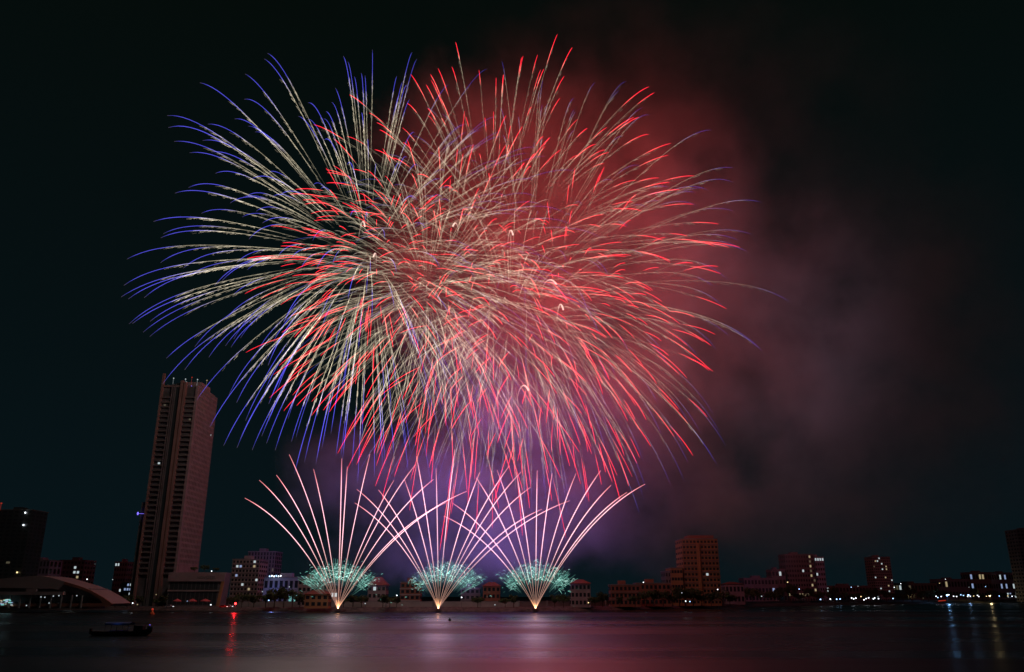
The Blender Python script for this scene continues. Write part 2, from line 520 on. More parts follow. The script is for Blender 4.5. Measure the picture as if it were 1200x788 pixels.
MB().prism([(pxb-1.6, LAND_Z), (pxb+0.2, LAND_Z), (bx(262.6, PD, 681.5), zb-0.01), (bx(259.5, PD, 681.5), zb-0.01)], PD-0.1, PD+1.48).build("raked_pier", M["render_orange"], pod)  # orange light along this edge is put into its colour
for i in range(11):
    x = pxa+1+i*(pxb-pxa-3)/11
    MB().box(x, x+2.4, PD+1.3, PD+1.48, zc+0.6, zb-0.4).build("window", M["glass_teal"], pod)
    MB().box(x, x+2.4, PD+1.3, PD+1.48, LAND_Z+1.0, zc-0.8).build("window", M["lit_white" if i == 6 and False else "glass_teal"], pod)
cu = bpy.data.curves.new("sign_lettering", 'FONT'); cu.body = "NOVOTEL"; cu.size = 2.6; cu.extrude = 0.08; cu.align_x = 'CENTER'; cu.align_y = 'CENTER'
cu.materials.append(M["render_grey"])
tmp = bpy.data.objects.new("sign_lettering", cu); COL.objects.link(tmp)
bpy.context.view_layer.update()
let_me = bpy.data.meshes.new_from_object(tmp.evaluated_get(bpy.context.evaluated_depsgraph_get()))
bpy.data.objects.remove(tmp)
so = bpy.data.objects.new("sign_lettering", let_me); COL.objects.link(so); so.parent = pod
so.location = Vector((bx(242, PD, 677), PD-0.1, bz(677, PD))) - pod.location
so.rotation_euler = (R(90), 0, 0)

# --- left side -------------------------------------------------------
def sh(px, py, D): return (bx(px, D, py), bz(py, D))
fx = {(c, f): 0 for c, f in ((3, 20), (1, 4), (4, 13), (2, 9))}
building("dark_tower", "dark narrow high-rise at the left edge with almost no lit windows", -14, 29, 598, 640, 22, 24, 6, "metal", ("lit_teal", "lit_dim"), 0.03, pym=650, seed=1, glass="glass_teal")
for px, py, q in ((2, 590, "lamp_red"), (29.5, 601, "lamp_white"), (28, 615.5, "lamp_white")):
    pass
building("office_block", "low pale office block with closely spaced upright ribs beside the dark high-rise", 21, 57, 657, 700, 25, 6, 9, "render_blue", ("lit_white",), 0.02, pym=668, ww=0.5, wh=0.7, seed=2)
building("apartment_block", "dark apartment block with a column of lit windows behind the swooping roof", 69, 98, 657, 720, 20, 9, 7, "render_grey", ("lit_white", "lit_warm"), 0,
         pym=668, seed=3, fixed={(4, 7): 0, (4, 6): 0, (5, 6): 0, (5, 5): 1, (3, 4): 1, (4, 3): 0, (5, 3): 0, (5, 2): 1, (1, 2): 1, (4, 1): 1})
building("small_block", "small distant grey block with two lit top windows left of the tall tower", 133.5, 148, 659, 760, 16, 8, 5, "render_grey", ("lit_white",), 0,
         pym=670, seed=4, fixed={(0, 7): 0, (1, 7): 0, (3, 2): 0})
building("glass_annex", "dark glass annex with blue and white lit floors left of the hotel tower", 141, 160, 683, 610, 16, 5, 6, "metal", ("lit_blue", "lit_white"), 0,
         pym=695, seed=5, fixed={(1, 3): 0, (2, 3): 0, (3, 3): 0, (2, 4): 0, (3, 4): 1, (2, 1): 1, (3, 2): 1})

# the pier hall with the swooping shell roof
HD = 470.0
hall = thing("pier_hall", "low waterfront hall with a swooping pale shell roof at the far left", "building", P(60, 700, HD+10).xyz*1.0)
hall.location.z = LAND_Z
top = [(-40, 683), (0, 678.5), (20, 676.5), (45, 674.8), (58, 676.5), (75, 681.5), (92, 686.5), (106, 692), (120, 700), (131, 707.5)]
bot = [(128, 709), (118, 704.5), (106, 700.5), (92, 696.5), (76, 692.5), (60, 690), (40, 690), (20, 689.3), (0, 689), (-40, 690)]
MB().prism([sh(x, y, HD) for x, y in bot[::-1]][0:0] + [sh(x, y, HD) for x, y in (top+bot)[::-1]], HD, HD+24).build("shell_roof", M["shell"], hall)
MB().prism([sh(x, y, HD-1.2) for x, y in [(-40, 711), (128, 711), (131, 707.8), (121, 700.4), (107, 692.6), (93, 687), (76, 682), (74, 685), (92, 690), (105, 695), (117, 702.5), (120, 707), (-40, 708)]], HD-1.2, HD-0.01).build("edge_beam", M["brick_red"], hall)
MB().box(bx(-40, HD+3), bx(106, HD+3), HD+2, HD+22, LAND_Z-0.5, bz(689.9, HD+2)).build("wall", M["render_grey"], hall)
MB().box(bx(-40, HD), bx(76, HD), HD-2.5, HD+1.99, bz(697.5, HD), bz(693.5, HD)).build("canopy", M["shell"], hall)
MB().box(bx(30, HD), bx(42, HD), HD-0.9, HD+1.98, bz(701, HD), bz(690.3, HD)).build("panel", M["render_pink"], hall)
for i in range(9):
    x = bx(2+i*12, HD)
    MB().box(x-0.35, x+0.35, HD-1.9, HD-1.2-0.01, LAND_Z-0.2, bz(697.6, HD)).build("column", M["concrete"], hall)
for i in range(8):
    x = bx(8+i*12, HD)
    MB().box(x-1.9, x+1.9, HD+1.85, HD+2.05, LAND_Z+0.4, LAND_Z+3.4).build("window", M["glass"], hall)
r_ = random.Random(12)
for i in range(34):
    px, py = r_.uniform(-6, 15), r_.uniform(702.5, 710)
    q = r_.choice(["lit_teal", "lit_teal", "lit_white", "lit_blue", "lit_warm"])
    p = P(px, py, HD-3.2)
    s_ = r_.uniform(0.18, 0.45)
    MB().box(p.x-s_*1.5, p.x+s_*1.5, p.y-0.1, p.y+0.1, p.z-s_*0.7, p.z+s_*0.7).build("light_panel", M[q], hall)
for px, py in ((48, 699.8), (52.5, 700.2), (62.5, 698.8), (69, 698.3), (90, 698.3), (31, 709.8), (57.5, 707)):
    MB().ball(P(px, py, HD-2.8), 0.33, 8, 5).build("downlight", M["lit_white"], hall)

# --- between tower and fireworks ------------------------------------
building("lit_apartments", "olive apartment block with scattered bright windows right of the hotel podium", 271, 303, 656, 600, 20, 10, 8, "render_pale", ("lit_white", "lit_blue", "lit_warm"), 0,
         pym=675, seed=6, fixed={(1, 8): 0, (2, 8): 1, (1, 6): 1, (6, 9): 0, (6, 8): 2, (3, 4): 0, (5, 3): 2, (7, 5): 0}, band="render_grey")
building("ribbed_block", "taller dark block with upright ribs behind the olive apartment block", 289, 321, 647, 660, 20, 13, 9, "render_grey", ("lit_dim",), 0.05, pym=670, seed=7, ww=0.4, wh=0.75)
rt, (a, b, zt) = building("blue_lit_hall", "long low hall with a blue floodlit end and white lamps on its roof", 309, 362, 677, 560, 18, 2, 9, "render_blue", ("lit_blue", "lit_teal"), 0,
         pym=684, seed=8, fixed={(5, 0): 1, (6, 0): 1, (7, 0): 1})
for i in range(6):
    px = 316+i*2.6
    p = P(px, 675.6-(i % 2)*0.6, 559)
    mb = MB(); mb.ball(p, 0.45, 8, 5); mb.tube([Vector((p.x, p.y+1.2, zt)), p], 0.07, sides=4)
    mb.build("roof_lamp", M["lamp_blue" if i % 3 == 0 else "lamp_white"], rt)
glow_lamp("floodlight", rt, P(320, 692, 553), (0.25, 0.35, 1.0), 900, 0.5)
building("pink_townhouse", "pink four-storey townhouse with tall white lit windows behind the hipped-roof house", 349, 374, 679, 520, 12, 4, 5, "render_pink", ("lit_white",), 0, pym=692, seed=9, fixed={(4, 1): 0})
building("hipped_house", "small ochre riverside house with a hipped tile roof beside the left fan", 357, 384.5, 696.5, 492, 9, 2, 4, "render_orange", (), 0, pym=703, roof=2.6, seed=10, wh=0.55)
building("white_villa", "pale villa with a row of lit tall windows behind the left fan", 366, 396, 684, 530, 12, 3, 7, "render_pale", ("lit_white",), 0, pym=692, seed=11, fixed={(0, 1): 0, (2, 1): 0, (5, 1): 0, (6, 1): 0})
building("gabled_house", "pink house with a steep tile roof between the left and middle fans", 431, 452, 686, 525, 12, 3, 4, "render_pink", ("lit_white",), 0, pym=694, roof=5.0, seed=12, fixed={(1, 2): 0})
building("terrace_house", "narrow red house with stacked balconies just left of the middle fan", 469, 492, 683, 525, 12, 4, 4, "brick_red", (), 0, pym=694, seed=13, band="render_pale")
building("corner_house", "low red house between the middle and right fans", 566, 586, 687, 530, 12, 3, 4, "brick_red", ("lit_warm",), 0, pym=694, seed=14, roof=2.5)
building("shadowed_house", "dim grey house just right of the middle fan", 540, 562, 690, 540, 12, 3, 4, "render_grey", ("lit_warm",), 0, pym=696, seed=15, fixed={(0, 0): 0})
building("arched_villa", "plain pink villa with a shallow hipped roof just right of the right fan", 669, 692, 684, 535, 12, 3, 5, "render_pink", (), 0, pym=694, roof=2.5, seed=16)
# --- right of fireworks ----------------------------------------------
building("veranda_house", "wide red house with balcony bands among trees right of the fans", 716, 750, 686, 560, 14, 3, 7, "brick_red", (), 0, pym=694, seed=17, band="terracotta")
building("long_red_house", "low red building with a white lamp on its roof left of the ochre tower", 746, 786, 684, 585, 14, 3, 8, "brick_red", (), 0, pym=692, seed=18)
building("ochre_tower", "ochre ten-storey office tower with a bright upright pier right of the fireworks", 801, 843, 632, 620, 26, 12, 10, "render_orange", ("lit_white",), 0, pym=665, seed=19, fixed={(6, 5): 0}, ww=0.62, wh=0.42, band="terracotta")
tw = bpy.data.objects["ochre_tower"]
xa, xb = bx(817.5, 620, 665), bx(821, 620, 665)
MB().box(xa, xb, 618.9, 619.99, LAND_Z, bz(638, 620)).build("pier", M["render_orange"], tw)
MB().box(bx(808, 620, 630), bx(838, 620, 630), 625, 640, bz(632, 620)+0.52, bz(627, 620)).build("roof_storey", M["brick_red"], tw)
building("ochre_wing", "stepped ochre wing with dark window strips against the left of the ochre tower", 787, 800.5, 666, 618, 22, 5, 4, "render_orange", (), 0, pym=680, seed=20, wh=0.4, ww=0.8)
building("grey_stub", "plain grey lower block at the left end of the ochre wing", 780, 786.5, 670, 622, 18, 5, 2, "render_grey", (), 0, pym=680, seed=21)
building("pale_shed", "low pale shed with a shallow roof right of the ochre tower", 850, 872, 685, 700, 16, 2, 5, "render_pale", ("lit_dim",), 0.1, pym=690, roof=2.0, seed=22)
building("long_office", "long low grey building with one blue lit doorway left of the wide hotel block", 872, 912, 678, 900, 20, 3, 10, "render_grey", ("lit_blue",), 0, pym=684, seed=23, fixed={(8, 1): 0})
building("stepped_block", "small grey block with a lamp on its roof beside the wide hotel block", 905, 921, 668, 930, 20, 4, 4, "render_grey", ("lit_white",), 0, pym=680, seed=24, fixed={(2, 3): 0})
building("wide_hotel", "wide grey hotel block with a yellow lit stairwell and bright ground floor", 921.5, 955, 650, 940, 24, 10, 11, "render_grey", ("lit_warm", "lit_dim", "lit_white"), 0, pym=670, seed=25,
         fixed={(9, 9): 0, (9, 8): 1, (9, 7): 0, (9, 6): 1, (9, 5): 0, (10, 4): 1, (9, 3): 0, (10, 2): 0, (4, 1): 0, (5, 1): 0, (6, 1): 0, (7, 1): 0, (6, 6): 2, (0, 1): 0, (1, 1): 0})
building("slim_annex", "slim grey-blue annex with four small lamps along its roofline", 956, 967, 653, 945, 20, 9, 4, "render_blue", ("lit_white",), 0, pym=670, seed=26, fixed={(0, 8): 0, (1, 8): 0, (2, 8): 0, (3, 8): 0, (0, 5): 0})
building("lone_tower", "solitary square apartment tower dotted with tiny warm lights on the right bank", 1024, 1045, 653, 1150, 26, 16, 9, "render_pale", ("lit_dim", "lit_warm", "lit_white"), 0.13, pym=670, seed=27)
building("market_hall", "long low hall with a yellow lit sign strip on the right bank", 1137, 1168, 671, 1500, 30, 3, 9, "render_pale", ("lit_warm", "lit_blue"), 0, pym=680, seed=28, fixed={(3, 2): 0, (4, 2): 0, (0, 2): 1, (0, 1): 1})
building("blue_glass_hall", "blue lit glass hall at the far right above the row of bank lamps", 1168.5, 1191, 671.5, 1480, 30, 3, 8, "render_blue", ("lit_blue", "lit_white"), 0.45, pym=680, seed=29)
building("violet_shed", "long violet-grey shed left of the hall with the yellow sign strip", 1100, 1136, 679, 1450, 30, 2, 10, "render_blue", ("lit_warm",), 0.06, pym=684, seed=30)
building("edge_tower", "tall tower cut by the right edge of the picture with a few white windows", 1196, 1232, 621, 1100, 26, 20, 8, "render_grey", ("lit_white", "lit_warm"), 0.14, pym=650, seed=31)
building("roof_row", "row of low grey roofs behind the trees left of the solitary tower", 968, 1022, 687, 1100, 20, 2, 14, "render_grey", ("lit_dim", "lit_white"), 0.08, pym=690, seed=32)
building("villa_row", "row of low pale villas behind the trees right of the solitary tower", 1046, 1098, 684, 1250, 20, 2, 14, "render_grey", ("lit_dim", "lit_white"), 0.12, pym=690, seed=33)

# aviation lamps of the dark tower
dt = bpy.data.objects["dark_tower"]
for px, py, q in ((1.5, 590, "lamp_red_dim"), (29.5, 601, "lamp_white"), (27.5, 615.5, "lamp_white"), (20, 671, "lamp_warm")):
    p = P(px, py, 639)
    mb = MB(); mb.ball(p, 0.6, 8, 5); mb.tube([p, Vector((p.x, 641, p.z))], 0.08, sides=4)
    if py < 597: mb.tube([p, Vector((p.x, p.y, bz(599, 640)))], 0.1, sides=4)
    mb.build("marker_lamp", M[q], dt)

# ------------------------------------------------------------------ trees
def tree_proto(seed, H, Wd, mat, name, label, group):
    r = random.Random(seed)
    root = thing(name, label, "tree", (0, 0, 0), group)
    tk = MB()
    tk.tube([Vector((0, 0, -0.3)), Vector((0.1, 0, H*0.25)), Vector((0.0, 0.1, H*0.55))], [0.38, 0.27, 0.15], sides=6)
    for q in range(5):
        a = q*1.26+r.random(); z = H*r.uniform(0.25, 0.45)
        tk.tube([Vector((0.05, 0, z)), Vector((math.cos(a)*Wd*0.25, math.sin(a)*Wd*0.25, z+H*0.2)), Vector((math.cos(a)*Wd*0.38, math.sin(a)*Wd*0.38, z+H*0.33))], [0.16, 0.1, 0.04], sides=5)
    tk.build("trunk", M["bark"], root)
    cw_ = MB()
    clumps = []
    for q in range(16):
        a, e = r.uniform(0, 6.28), r.uniform(-0.5, 1)
        rr = r.uniform(0.25, 0.95)
        clumps.append((Vector((math.cos(a)*Wd*0.5*rr, math.sin(a)*Wd*0.5*rr, H*(0.62+0.33*e*math.sqrt(max(0, 1-rr*rr*0.8))))), r.uniform(0.13, 0.24)*Wd))
    for c, cr_ in clumps:
        for k_ in range(46):
            d = Vector((r.gauss(0, 1), r.gauss(0, 1), r.gauss(0, 0.8))); d.normalize()
            p = c + d*cr_*(r.random()**0.45)
            s_ = r.uniform(0.25, 0.6)
            u = Vector((r.gauss(0, 1), r.gauss(0, 1), r.gauss(0, 1))).normalized(); w_ = u.cross(d)
            if w_.length < 0.1: continue
            w_.normalize()
            cw_.quad(p-u*s_-w_*s_*0.6, p+u*s_-w_*s_*0.3, p+u*s_*0.9+w_*s_*0.6, p-u*s_*0.7+w_*s_*0.5)
    cw_.build("crown", mat, root)
    return root
protos = []
kinds = [("broadleaf_tree", 9.5, 10.5, "leaf", "round green broadleaf tree behind the promenade wall"),
         ("broadleaf_tree", 11.5, 9.0, "leaf_dark", "tall dark broadleaf tree behind the promenade wall"),
         ("broadleaf_tree", 7.5, 9.0, "leaf", "low spreading broadleaf tree behind the promenade wall"),
         ("broadleaf_tree", 8.5, 7.0, "leaf_dark", "small dark broadleaf tree behind the promenade wall")]
used = {}
rt_ = random.Random(21)
def plant(kind, px, D, s_=1.0, z=LAND_Z, label=None, group="trees along the far bank"):
    nm, H, Wd, mt, lb = kinds[kind]
    lab = label or lb
    x = bx(px, D, 702)
    if kind not in used:
        t = tree_proto(100+kind, H, Wd, M[mt], nm, lab, group)
        used[kind] = t
        t.location = (x, D, z); t.scale = (s_, s_, s_); t.rotation_euler.z = rt_.uniform(0, 6)
        return t
    return dup(used[kind], (x, D, z), lab, group, rt_.uniform(0, 6), s_)
for px, k_, s_ in ((272, 2, 0.8), (284, 0, 0.8), (298, 3, 0.8), (312, 2, 1.0), (322, 0, 1.1), (333, 1, 1.0), (343, 0, 1.0), (352, 3, 0.8), (403, 2, 0.7), (414, 3, 0.8), (424, 0, 0.7), (449, 3, 0.8), (457, 2, 0.8), (465, 3, 0.7), (560, 2, 0.8), (592, 2, 0.7), (602, 3, 0.8), (650, 3, 0.8), (660, 0, 0.75), (697, 2, 0.8), (706, 1, 0.75)):
    plant(k_, px, rt_.uniform(494, 506), s_)
for px, k_, s_ in ((726, 3, 0.7), (744, 2, .9), (757, 0, 1.0), (766, 1, 0.9), (777, 0, 1.0), (788, 2, 1.0), (796, 1, 1.05), (803, 0, 1.2), (812, 0, 1.1), (822, 2, 1.0), (833, 3, 1.0), (846, 0, 1.0), (855, 2, 1.0)):
    plant(k_, px, 545+max(0, px-745)*0.35, s_, label=["round green tree in front of the red houses and ochre tower", "tall dark tree in front of the red houses and ochre tower",
          "low spreading tree in front of the red houses and ochre tower", "small dark tree in front of the red houses and ochre tower"][k_])
for i in range(34):
    px = 864+i*10.3+rt_.uniform(-3, 3)
    k_ = rt_.choice((0, 1, 2, 0))
    D = on_z(px, 711.6-(px-880)*0.017 if px > 880 else 712).y + 45 + rt_.uniform(0, 25)
    plant(k_, px, D, rt_.uniform(1.0, 1.5), label=["round green tree in the dark row along the right bank", "tall dark tree in the dark row along the right bank",
          "low spreading tree in the dark row along the right bank"][k_], group="trees along the right bank")
for px, k_ in ((106, 2), (116, 0), (126, 3), (136, 2), (150, 0), (164, 3), (186, 2), (192, 3)):
    plant(k_, px, rt_.uniform(500, 515), rt_.uniform(0.6, 0.85), label=["round green tree below the tall tower beside the pier hall", "", "low spreading tree below the tall tower beside the pier hall",
          "small dark tree below the tall tower beside the pier hall"][k_], group="trees near the tower foot")
for px, k_, s_ in ((224, 2, 0.5), (236, 0, 0.5), (249, 2, 0.42)):
    plant(k_, px, 553, s_, z=pz+0.05, label=["round tree on the roof terrace of the hotel podium", "", "low shrubby tree on the roof terrace of the hotel podium"][k_], group="trees on the podium roof")

# ------------------------------------------------------------------ lamps, cars, awnings, buoys, boat
def street_lamp(px, py, D, q, label, group, s_=0.42):
    p = P(px, py, D)
    t = thing("street_lamp", label, "lamp", (p.x, p.y, LAND_Z), group)
    MB().tube([Vector((p.x, p.y+0.8, LAND_Z)), Vector((p.x, p.y+0.8, max(p.z, LAND_Z+1)+0.4)), Vector((p.x, p.y, max(p.z, LAND_Z+1)+0.5))], [0.11, 0.08, 0.06], sides=6).build("pole", M["metal"], t)
    mb = MB(); mb.ball((p.x, p.y, max(p.z, LAND_Z+1)), s_, 8, 6, 0.8); mb.build("lamp_head", M[q], t)
    return t
rb = lambda px: on_z(px, 711.6-(px-880)*0.0166).y + 14
for px, py, q in ((961.5, 702.6, "lamp_blue"), (973, 702.3, "lamp_white"), (980.5, 702.4, "lamp_blue"), (984.5, 702.2, "lamp_blue"), (998, 701, "lamp_white"), (1000.5, 702, "lamp_white"), (1003, 701.2, "lamp_white"),
                  (1009, 699.3, "lamp_warm"), (1012.5, 703.2, "lamp_white"), (1015, 701.8, "lamp_white"), (1018, 700.8, "lamp_white"), (1023.5, 702, "lamp_white"), (1025, 701, "lamp_white"), (1029.5, 701.8, "lamp_white"),
                  (1046.5, 701.6, "lamp_blue"), (1082, 701.3, "lit_dim"), (1097, 699, "lamp_white"), (1099, 700.5, "lamp_blue"), (1103, 699.3, "lamp_white"), (1110, 697.5, "lamp_white"), (1112, 697.3, "lamp_white"), (1117.5, 699, "lamp_white"),
                  (1121, 699.3, "lamp_white"), (1126, 697.3, "lamp_blue"), (1129, 698, "lamp_blue"), (1134, 699.2, "lamp_white"), (1137, 699, "lamp_white"), (1141, 698.7, "lamp_warm"), (1145.5, 698, "lamp_white"),
                  (1147, 699.3, "lamp_white"), (1156, 699, "lamp_warm"), (1162, 698, "lit_dim"), (1171, 698.7, "lamp_blue"), (1181, 698.5, "lamp_warm"), (1186, 699, "lamp_white"), (1194.5, 697.5, "lamp_white")):
    lab = {"lamp_blue": "small bluish street lamp in the dotted row along the right bank", "lamp_white": "small white street lamp in the dotted row along the right bank",
           "lamp_warm": "small yellow street lamp in the dotted row along the right bank", "lit_dim": "faint street lamp in the dotted row along the right bank"}[q]
    street_lamp(px, py, rb(px), q, lab, "street lamps along the right bank", 0.68 if q != "lamp_warm" else 0.6)
for px, py, q, D, lab in ((754, 682.7, "lamp_white", 575, "white lamp above the low red building left of the ochre tower"), (841, 691, "lamp_white", 560, "white lamp at the right foot of the ochre tower"),
                     (803.5, 704.8, "lamp_white", 520, "white lamp of a pair at the bank below the ochre tower"), (808.5, 705.2, "lamp_blue", 520, "bluish lamp of a pair at the bank below the ochre tower"),
                     (799, 695, "lit_white", 530, "faint lamp before the trees below the ochre tower"), (936.5, 690.5, "lamp_blue", 860, "bright bluish lamp below the wide hotel block"),
                     (892.5, 699, "lit_white", 730, "faint white lamp at the left end of the right bank trees"), (923, 682.5, "lamp_warm", 880, "bright yellow lamp left of the wide hotel block"),
                     (997.5, 688.4, "lamp_blue", 1050, "bluish lamp above the trees left of the solitary tower"), (1005.5, 687.2, "lit_white", 1060, "faint lamp above the trees left of the solitary tower"),
                     (1048, 688.5, "lamp_white", 1100, "white lamp at the right foot of the solitary tower"), (1055.5, 684.2, "lamp_white", 1150, "brighter white lamp above the villas right of the solitary tower"),
                     (1101, 683.7, "lamp_warm", 1380, "yellow lamp at the left end of the violet shed"), (1108, 679, "lamp_white", 1400, "white lamp on the roofline of the violet shed"),
                     (1155, 687.6, "lamp_blue", 1350, "bluish lamp in front of the hall with the yellow sign strip"), (1135.5, 688.4, "lit_white", 1340, "faint lamp left of the hall with the yellow sign strip"),
                     (102, 679, "lamp_white", 560, "white lamp of a pair above the dark trees by the pier hall"), (132, 679.4, "lit_white", 600, "faint white lamp above trees left of the tower"),
                     (117.5, 689, "lit_blue", 540, "faint bluish lamp in the trees by the pier hall"), (155.5, 707, "lamp_white", 495, "white lamp at ground level left of the tower foot"),
                     (150.5, 706.6, "lit_white", 495, "faint lamp at ground level left of the tower foot"), (161, 708.7, "lit_warm", 495, "faint yellow lamp at ground level left of the tower foot"),
                     (183, 697, "lit_warm", 540, "warm lamp at the foot of the terracotta pier"), (248, 669.5, "lamp_white", 548, "bright lamp on the roof terrace of the hotel podium"),
                     (219.5, 704.7, "lit_blue", 520, "left bluish lamp in front of the hotel podium"), (222, 704.5, "lit_blue", 520, "right bluish lamp in front of the hotel podium"),
                     (247, 709, "lamp_white", 492, "white lamp on the promenade at the right end of the podium"), (315, 703.8, "lamp_blue", 488, "bluish lamp below the trees in front of the blue lit hall"),
                     (307.5, 693.5, "lit_white", 530, "faint lamp left of the blue lit hall"), (339, 688, "lit_white", 540, "faint lamp right of the blue lit hall"), (465, 698, "lamp_white", 500, "white lamp between the left and middle fans"),
                     (541, 700.3, "lamp_white", 500, "white lamp just right of the middle fan"), (580, 709, "lit_white", 486, "faint lamp on the bank left of the right fan"),
                     (689.5, 706.5, "lamp_warm", 486, "warm lamp on the bank right of the right fan"), (428, 707.5, "lit_white", 480, "faint lamp on the wall right of the left fan")):
    street_lamp(px, py, D, q, lab, None, 0.36 if D < 700 else 0.55)
# red beacon and the strong coloured lamps whose light runs down the water
bp = P(276, 707.6, 474)
bc = thing("red_beacon", "bright red beacon lamp on a short post at the river bank", "beacon", (bp.x, bp.y, LAND_Z))
MB().tube([Vector((bp.x, bp.y, LAND_Z-0.2)), Vector((bp.x, bp.y, bp.z-0.4))], 0.12, sides=6).build("post", M["metal"], bc)
MB().ball(bp, 0.62, 10, 7).build("lamp_head", M["lamp_red"], bc)
glow_lamp("beacon_light", bc, bp+Vector((0, -0.9, 0.1)), (1, 0.015, 0.02), 2000, 0.5)
for px, py, colr, pw_, nm, q in ((1110, 698, (0.2, 0.5, 1.0), 5000, "tall bluish floodlight mast that leaves a blue streak on the water at right", "lamp_blue"),
                               (1160, 698.5, (1.0, 0.75, 0.35), 4500, "tall yellow floodlight mast that leaves a yellowish streak on the water at right", "lamp_warm"),
                               (1135, 697.5, (0.3, 0.55, 1.0), 1500, "smaller bluish floodlight mast between the two large ones at right", "lamp_blue")):
    p = P(px, py, rb(px)-4)
    t = thing("floodlight_mast", nm, "floodlight", (p.x, p.y, LAND_Z))
    MB().tube([Vector((p.x, p.y+0.6, LAND_Z)), Vector((p.x, p.y+0.6, p.z))], [0.2, 0.14], sides=6).build("pole", M["metal"], t)
    MB().box(p.x-1.0, p.x+1.0, p.y, p.y+0.5, p.z-0.5, p.z+0.5).build("lamp_head", M[q], t)
    glow_lamp("lamp_light", t, p+Vector((0, -0.8, 0)), colr, pw_, 1.0)
# red awnings in front of the podium
for px, w_, lab in ((207, 5, "left pinkish market parasol in front of the hotel podium"), (225, 5.2, "middle pinkish market parasol in front of the hotel podium"), (240, 6, "right pinkish market parasol in front of the hotel podium")):
    p = P(px, 710, 500)
    t = thing("market_parasol", lab, "parasol", (p.x, p.y, LAND_Z), "parasols before the podium")
    mb = MB(); n = 8; hz = LAND_Z+3.6
    mb.v.append((p.x, p.y, hz+1.2))
    for i in range(n):
        a = i*2*math.pi/n; mb.v.append((p.x+w_/2*math.cos(a), p.y+w_/2*math.sin(a), hz))
    for i in range(n):
        a = i*2*math.pi/n; mb.v.append((p.x+w_/2*math.cos(a), p.y+w_/2*math.sin(a), hz-0.35))
    for i in range(n):
        j = (i+1) % n; mb.f += [(0, 1+i, 1+j), (1+i, 1+n+i, 1+n+j, 1+j)]
    mb.build("canopy", M["awning"], t)
    MB().tube([Vector((p.x, p.y, LAND_Z)), Vector((p.x, p.y, hz+1.1))], 0.08, sides=6).build("pole", M["metal"], t)
# parked cars
def car(px, D, mat, label, group="cars on the bank road"):
    x = bx(px, D, 707)
    t = thing("parked_car", label, "car", (x, D, LAND_Z), group)
    mb = MB()
    mb.prism([(x-2.1, LAND_Z+0.35), (x+2.1, LAND_Z+0.35), (x+2.15, LAND_Z+0.8), (x+1.2, LAND_Z+0.95), (x+0.6, LAND_Z+1.45), (x-1.1, LAND_Z+1.45), (x-1.7, LAND_Z+0.95), (x-2.15, LAND_Z+0.85)], D-0.85, D+0.85)
    mb.build("body", M[mat], t)
    MB().prism([(x-1.5, LAND_Z+0.97), (x+1.05, LAND_Z+0.97), (x+0.55, LAND_Z+1.38), (x-1.05, LAND_Z+1.38)], D-0.87, D-0.852).build("side_window", M["glass"], t)
    for wx in (-1.3, 1.3):
        for wy in (-0.8, 0.8):
            m2 = MB(); m2.tube([Vector((x+wx, D+wy-0.1, LAND_Z+0.33)), Vector((x+wx, D+wy+0.1, LAND_Z+0.33))], 0.33, sides=10); m2.build("wheel", M["black"], t)
    for wy in (-0.6, 0.6):
        MB().ball((x+2.14, D+wy, LAND_Z+0.68), 0.14, 8, 5).build("headlight", M["lamp_white"], t)
        MB().ball((x-2.15, D+wy, LAND_Z+0.75), 0.12, 8, 5).build("tail_light", M["lamp_red_dim"], t)
car(262, 478, "car_red", "red car parked on the bank just left of the red beacon")
car(268.5, 482, "car", "silver car parked beside the red car near the red beacon")
car(199, 486, "car", "silver car parked left of the market parasols")
# red banner strip on the right bank
p = P(1104, 704.2, rb(1104)-6)
rs = thing("red_light_sign", "low slanting red lit sign at the water edge of the right bank", "sign", (p.x, p.y, LAND_Z-1))
MB().prism([(p.x-4.5, p.z-0.9), (p.x+4.5, p.z-0.1), (p.x+4.5, p.z+0.9), (p.x-4.5, p.z+0.1)], p.y, p.y+0.4).build("sign_panel", M["lamp_red_dim"], rs)
for dx in (-3, 3): MB().tube([Vector((p.x+dx, p.y+0.6, 0.5)), Vector((p.x+dx, p.y+0.6, p.z))], 0.1, sides=5).build("post", M["metal"], rs)
# buoys
b0 = on_z(178, 720.3)
by = thing("channel_buoy", "dull orange channel buoy floating near the left bank", "buoy", b0)
MB().tube([b0+Vector((0, 0, -0.4)), b0+Vector((0, 0, 0.5)), b0+Vector((0, 0, 0.9)), b0+Vector((0, 0, 2.0))], [1.1, 1.2, 0.75, 0.35], sides=12).build("float", M["buoy"], by)
MB().ball(b0+Vector((0, 0, 2.4)), 0.55, 10, 6).build("lamp", M["lamp_red_dim"], by)
b0 = on_z(527, 728)
by = thing("mooring_buoy", "small black mooring buoy on the water below the middle fan", "buoy", b0)
MB().ball(b0+Vector((0, 0, 0.35)), 0.55, 12, 8).build("float", M["black"], by)
MB().tube([b0+Vector((0, 0, 0.85)), b0+Vector((0, 0, 1.25))], 0.07, sides=6).build("mooring_ring", M["metal"], by)
